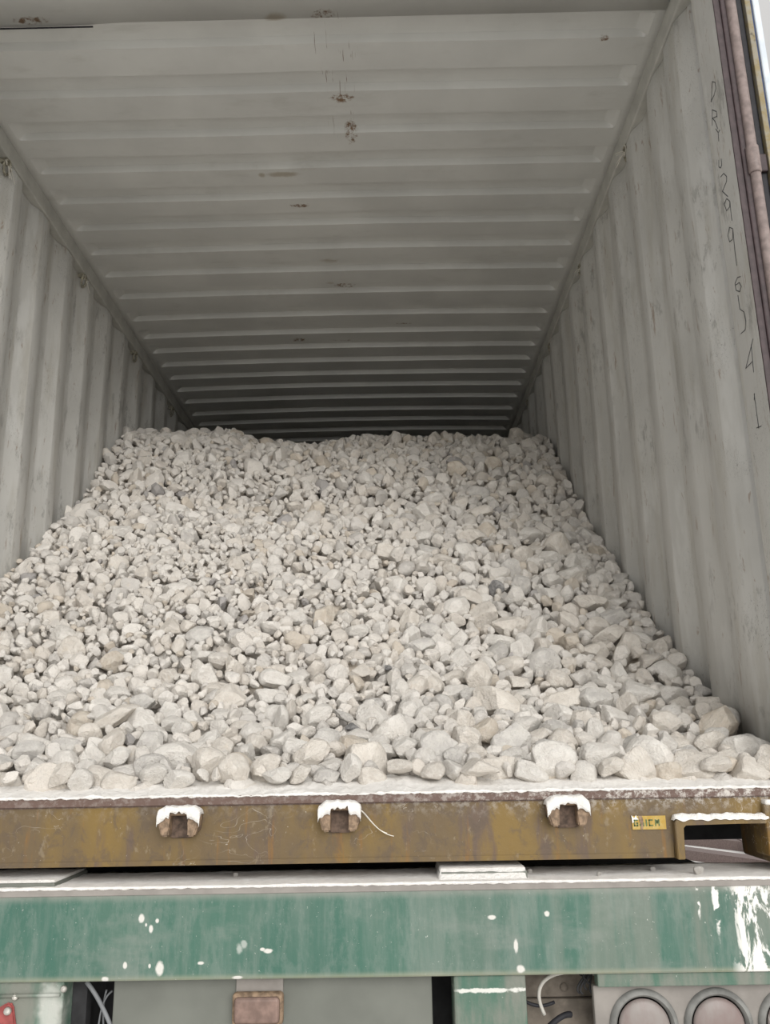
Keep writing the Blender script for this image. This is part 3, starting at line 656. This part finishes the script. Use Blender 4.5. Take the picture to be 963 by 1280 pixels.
def rot(n):
    q = rng.normal(size=(n, 4)); q /= np.linalg.norm(q, axis=1)[:, None]; w, x, y, z = q.T
    return np.stack([np.stack([1-2*(y*y+z*z), 2*(x*y-z*w), 2*(x*z+y*w)], 1), np.stack([2*(x*y+z*w), 1-2*(x*x+z*z), 2*(y*z-x*w)], 1), np.stack([2*(x*z-y*w), 2*(y*z+x*w), 1-2*(x*x+y*y)], 1)], 1)
RY = [0, .12, .35, .596, .977, 1.348, 1.924, 2.21, 2.751, 3.0, 3.4, 6]; RH = [.03, .04, .11, .19, .42, .70, 1.09, 1.33, 1.76, 1.83, 1.84, 1.5]
LY = [0, .12, .35, .6, 1.19, 1.56, 1.85, 2.076, 2.344, 2.7, 3.2, 6]; LH = [.03, .045, .14, .30, .75, 1.01, 1.2, 1.44, 1.68, 1.83, 1.84, 1.5]
CX = [-1.165, -.9, -.62, -.48, -.15, .05, .2, 1.165]; CD = [0, .0, .03, -.05, -.06, .0, .0, .0]
def Hh(x, y):
    t = np.clip((x+1.165)/2.33, 0, 1); h = (1-t)*np.interp(y, LY, LH) + t*np.interp(y, RY, RH)
    return h + np.interp(x, CX, CD)*np.clip((y-2.2)/.6, 0, 1) + .02*np.sin(x*5+y*3)*np.clip((y-.4)/.5, 0, 1)*np.clip((2.4-y)/.4, 0, 1)
# the bed under the loose stones
Xg, Yg = np.meshgrid(np.linspace(-1.195, 1.195, 60), np.linspace(.16, L-.06, 140), indexing='ij')
bed = MB(); bed.grid(Xg, Yg, np.maximum(Hh(Xg, Yg)-.085, .003))
bed.bm.normal_update()
pts = []      # accepted stones: x, y, z, r
fix = []
for x, y, z, a_, b_, tl, c_, lb in ROCKS: fix.append((x, y, z, (a_+b_)/2)); 
def wallx(y): return 1.17
def throw(n_try, rlo, rhi, off, pack, seeds, ymax=3.25, bias=None):
    S = list(seeds); A = np.zeros((len(S)+n_try, 4)); A[:len(S)] = np.array(S) if S else 0; n = len(S)
    xs_ = rng.uniform(-1.155, 1.155, n_try); ys_ = rng.uniform(.06, ymax, n_try); rs = rlo + (rhi-rlo)*rng.random(n_try)**1.6
    if bias is not None: rs = rs*bias(xs_, ys_)
    rs = -np.sort(-rs) if bias is None else rs
    hs = Hh(xs_, ys_); sl = (Hh(xs_, ys_+.02)-hs)/.02; nn = np.sqrt(1+sl*sl)
    jit = rng.uniform(-.5, .55, n_try)
    for i in range(n_try):
        r = rs[i]; x = xs_[i]
        if abs(x)+r*.8 > 1.165+.02: continue
        o = off + jit[i]*r*.6; p = (x, ys_[i]-sl[i]/nn[i]*o, hs[i]+o/nn[i], r)
        if p[1]-r*.8 < .038: continue
        dd = A[:n, :3]-p[:3]; q = (dd*dd).sum(1) < ((A[:n, 3]+r)*pack)**2
        if q.any(): continue
        A[n] = p; n += 1
    return A[len(S):n]
big = lambda x, y: 1.0 + .28*np.clip((x-.1)/1.0, 0, 1) + .25*np.clip((.55-y)/.4, 0, 1) - .22*np.exp(-((y-1.2)/.6)**2)*np.clip((.6-x), 0, 1)
def stage(prev, n, lo, hi, off, pack, ymax=3.25): 
    got = throw(n, lo, hi, off, pack, prev, ymax, big); return list(prev)+[tuple(g) for g in got]
P0 = [tuple(f) for f in fix]
P0 = stage(P0, 260, .042, .056, -.002, .86); P0 = stage(P0, 2500, .030, .042, .0, .80); P0 = stage(P0, 9000, .021, .031, .0, .78)
P0 = stage(P0, 24000, .012, .021, .006, .74); top = np.array(P0[len(fix):])
P1 = []; P1 = stage(P1, 3000, .030, .042, -.042, .78); P1 = stage(P1, 8000, .018, .030, -.036, .78)
und = np.array(P1)
# first row rocks over the sill
print('stones', len(top), len(und))
# order by how large they show from the mouth of the container
CAMP = np.array([.26, -1.935, .107])
def ang(A): return A[:, 3]/np.linalg.norm(A[:, :3]-CAMP, axis=1)
inview = (top[:, 0]-.26)/(top[:, 1]+1.935) > -.47
sc_ = np.where(inview, ang(top), 0); order = np.argsort(-sc_)
NIND = 298-len(fix)
# keep singles to stones with an open face: high relative to neighbours
ind = top[order[:NIND]]; rest = np.concatenate([top[order[NIND:]], und])
# ---- heap of the rest: one object
V2, F2 = ico(2); V3, F3 = ico(3)
var2 = [rock_verts(V2, 100+i, i % 3 == 0) for i in range(24)]; var3 = [rock_verts(V3, 100+i, i % 3 == 0) for i in range(24)]
vs, fs, cs = [], [], []; base = 0
pal = [(.75, .71, .655)]*7 + [(.79, .755, .705)]*5 + [(.71, .66, .595)]*4 + [(.65, .62, .58)]*3 + [(.66, .59, .50)]*1
for i, (x, y, z, r) in enumerate(rest):
    near = y < 1.5; Vr = (var3 if near else var2)[rng.integers(24)]; Fr = F3 if near else F2
    sc3 = np.array([1.22, 1.0, .82])*r*rng.uniform(.9, 1.1, 3); Q = (Vr*sc3)@rot(1)[0].T + np.array([x, y, z])
    Q[:, 0] = np.clip(Q[:, 0], -1.163, 1.163)
    c = np.array(pal[rng.integers(len(pal))])*rng.uniform(.93, 1.05)
    if rng.random() < .01: c = np.array([.42, .40, .39])
    vs.append(Q); fs.append(Fr+base); base += len(Q); cs.append(np.repeat(np.append(c, 1)[None], len(Q), 0))
# the bed surface joins the heap
bv = np.array([v.co[:] for v in bed.bm.verts]); bed.bm.verts.index_update(); bf = np.array([[v.index for v in f.verts] for f in bed.bm.faces]); bed.bm.free()
bf = np.concatenate([bf[:, [0, 1, 2]], bf[:, [0, 2, 3]]])+base; vs.append(bv); fs.append(bf); cs.append(np.tile(np.array([[.6, .57, .52, 1]]), (len(bv), 1)))
V = np.concatenate(vs).astype(np.float32); Fa = np.concatenate(fs).astype(np.int32); Cc = np.concatenate(cs).astype(np.float32)
me = bpy.data.meshes.new('crushed_limestone'); me.vertices.add(len(V)); me.vertices.foreach_set('co', V.ravel())
me.loops.add(Fa.size); me.loops.foreach_set('vertex_index', Fa.ravel()); me.polygons.add(len(Fa)); me.polygons.foreach_set('loop_start', np.arange(0, Fa.size, 3, dtype=np.int32))
me.update(calc_edges=True); me.polygons.foreach_set('use_smooth', np.ones(len(Fa), dtype=bool))
at = me.color_attributes.new('tint', 'FLOAT_COLOR', 'POINT'); at.data.foreach_set('color', Cc.ravel()); me.materials.append(M['heap']); me.update(); me.set_sharp_from_angle(angle=math.radians(24))
ho = bpy.data.objects.new('crushed_limestone', me); COL.objects.link(ho)
tag(ho, 'sloping heap of small crushed white limestone filling the container', 'gravel', kind='stuff')
# ---- single rocks
V4, F4 = ico(4); protos = {}
def proto(i, c):
    if (i, c) not in protos:
        m_ = bpy.data.meshes.new('limestone_rock'); Vr = rock_verts(V4, 300+i, i % 3 == 0)
        m_.from_pydata([tuple(v) for v in Vr*.05], [], [tuple(f) for f in F4]); m_.polygons.foreach_set('use_smooth', [True]*len(m_.polygons)); m_.set_sharp_from_angle(angle=math.radians(16)); m_.materials.append(ROCKC[c])
        protos[(i, c)] = m_
    return protos[(i, c)]
def add_rock(x, y, z, sx, sy, sz, rotm, c, i, label, group=None):
    o = bpy.data.objects.new('limestone_rock', proto(i, c)); COL.objects.link(o); o.matrix_world = Matrix.Translation((x, y, z)) @ rotm.to_4x4() @ Matrix.Diagonal((sx/.05, sy/.05, sz/.05, 1))
    tag(o, label, 'rock', group); return o
SHAPEV = {}
for k_, (x, y, z, a_, b_, tl, c_, lb) in enumerate(ROCKS):
    dp = (a_+b_)/2*.85
    rm = Matrix.Rotation(-math.radians(tl), 3, 'Y') @ Matrix.Rotation(random.uniform(-.15, .15), 3, 'X')
    if tl > 45: rm = Matrix.Rotation(math.radians(90-tl), 3, 'Y'); aa, bb = a_, b_
    else: aa, bb = a_, b_
    big_ = 1.18 if k_ == 0 else 1.06
    add_rock(x, y+(-.028 if k_ == 0 else dp*.08), z+(.012 if k_ == 0 else .004), aa*big_, dp, bb*big_*(1.1 if k_ == 0 else 1), rm, c_, k_ % 10, lb, 'limestone rocks standing out in the pile')
# anonymous rows
info = []
CW = {'w': 'white', 'c': 'cream', 'g': 'grey', 't': 'tan', 'd': 'dark grey'}
for k_, (x, y, z, r) in enumerate(ind):
    c_ = random.choices('wcgt', (9, 9, 3, 1))[0]; kind_ = random.choice(('long', 'flat', 'chunky', 'blocky'))
    sx, sy, sz = {'long': (1.38, .85, .8), 'flat': (1.2, 1.05, .62), 'chunky': (1.08, 1.0, .95), 'blocky': (1.18, .95, .85)}[kind_]
    if kind_ in ('long', 'flat'): e = Euler((random.uniform(.1, .8), random.uniform(-.5, .5), random.uniform(-.7, .7)))
    else: e = Euler((random.uniform(-3, 3), random.uniform(-3, 3), random.uniform(-3, 3)))
    rm = e.to_matrix(); ext = r*max(sx, sy, sz)
    zone = ('by the left frame edge' if x < -.42 else 'above the left door bracket' if x < -.06 else 'above the middle door bracket' if x < .32 else 'between middle and right brackets' if x < .52 else 'above the right door bracket' if x < .73 else 'above the yellow sticker' if x < .87 else 'by the right container wall')
    row = 'front row on the sill' if y < .14 else 'second row' if y < .24 else 'low slope' if y < .45 else 'mid slope' if y < .8 else 'upper slope'
    size = 'large' if r > .043 else 'middling' if r > .034 else 'small'
    info.append([f'{size} {kind_} {CW[c_]} rock, {row}, {zone}', x, (x, y, z, r*sx, r*sy, r*sz, rm, c_, k_ % 10)])
from collections import defaultdict
dd = defaultdict(list)
for t in info: dd[t[0]].append(t)
for lab, L_ in dd.items():
    L_.sort(key=lambda t: t[1]); n = len(L_)
    names = [''] if n == 1 else ['left of two: ', 'right of two: '] if n == 2 else ['leftmost of three: ', 'middle of three: ', 'rightmost of three: '] if n == 3 else ['']*n
    for nm, t in zip(names, L_): add_rock(*t[2], nm+lab, 'loose limestone rocks on the near slope')
# crumbs on the trailer ledge
for x, y, r, lb in ((.8775, -.018, .0125, 'white pebble on the green trailer ledge below the notch'), (.54, .045, .006, 'tiny pebble on the trailer ledge right of the raised plate'), (.675, -.01, .006, 'tiny flat pebble on the trailer ledge below the yellow sticker'),
                    (-.091, .06, .006, 'tiny pebble on the trailer ledge below the left door bracket'), (.80, .04, .007, 'small grey pebble on the trailer ledge left of the notch')):
    z_ = -.1665+r*.72
    add_rock(x, y, z_, r, r*.9, r*.8, Matrix.Identity(3), 'g' if 'grey' in lb else 'w', 3, lb, 'pebbles fallen on the trailer ledge')
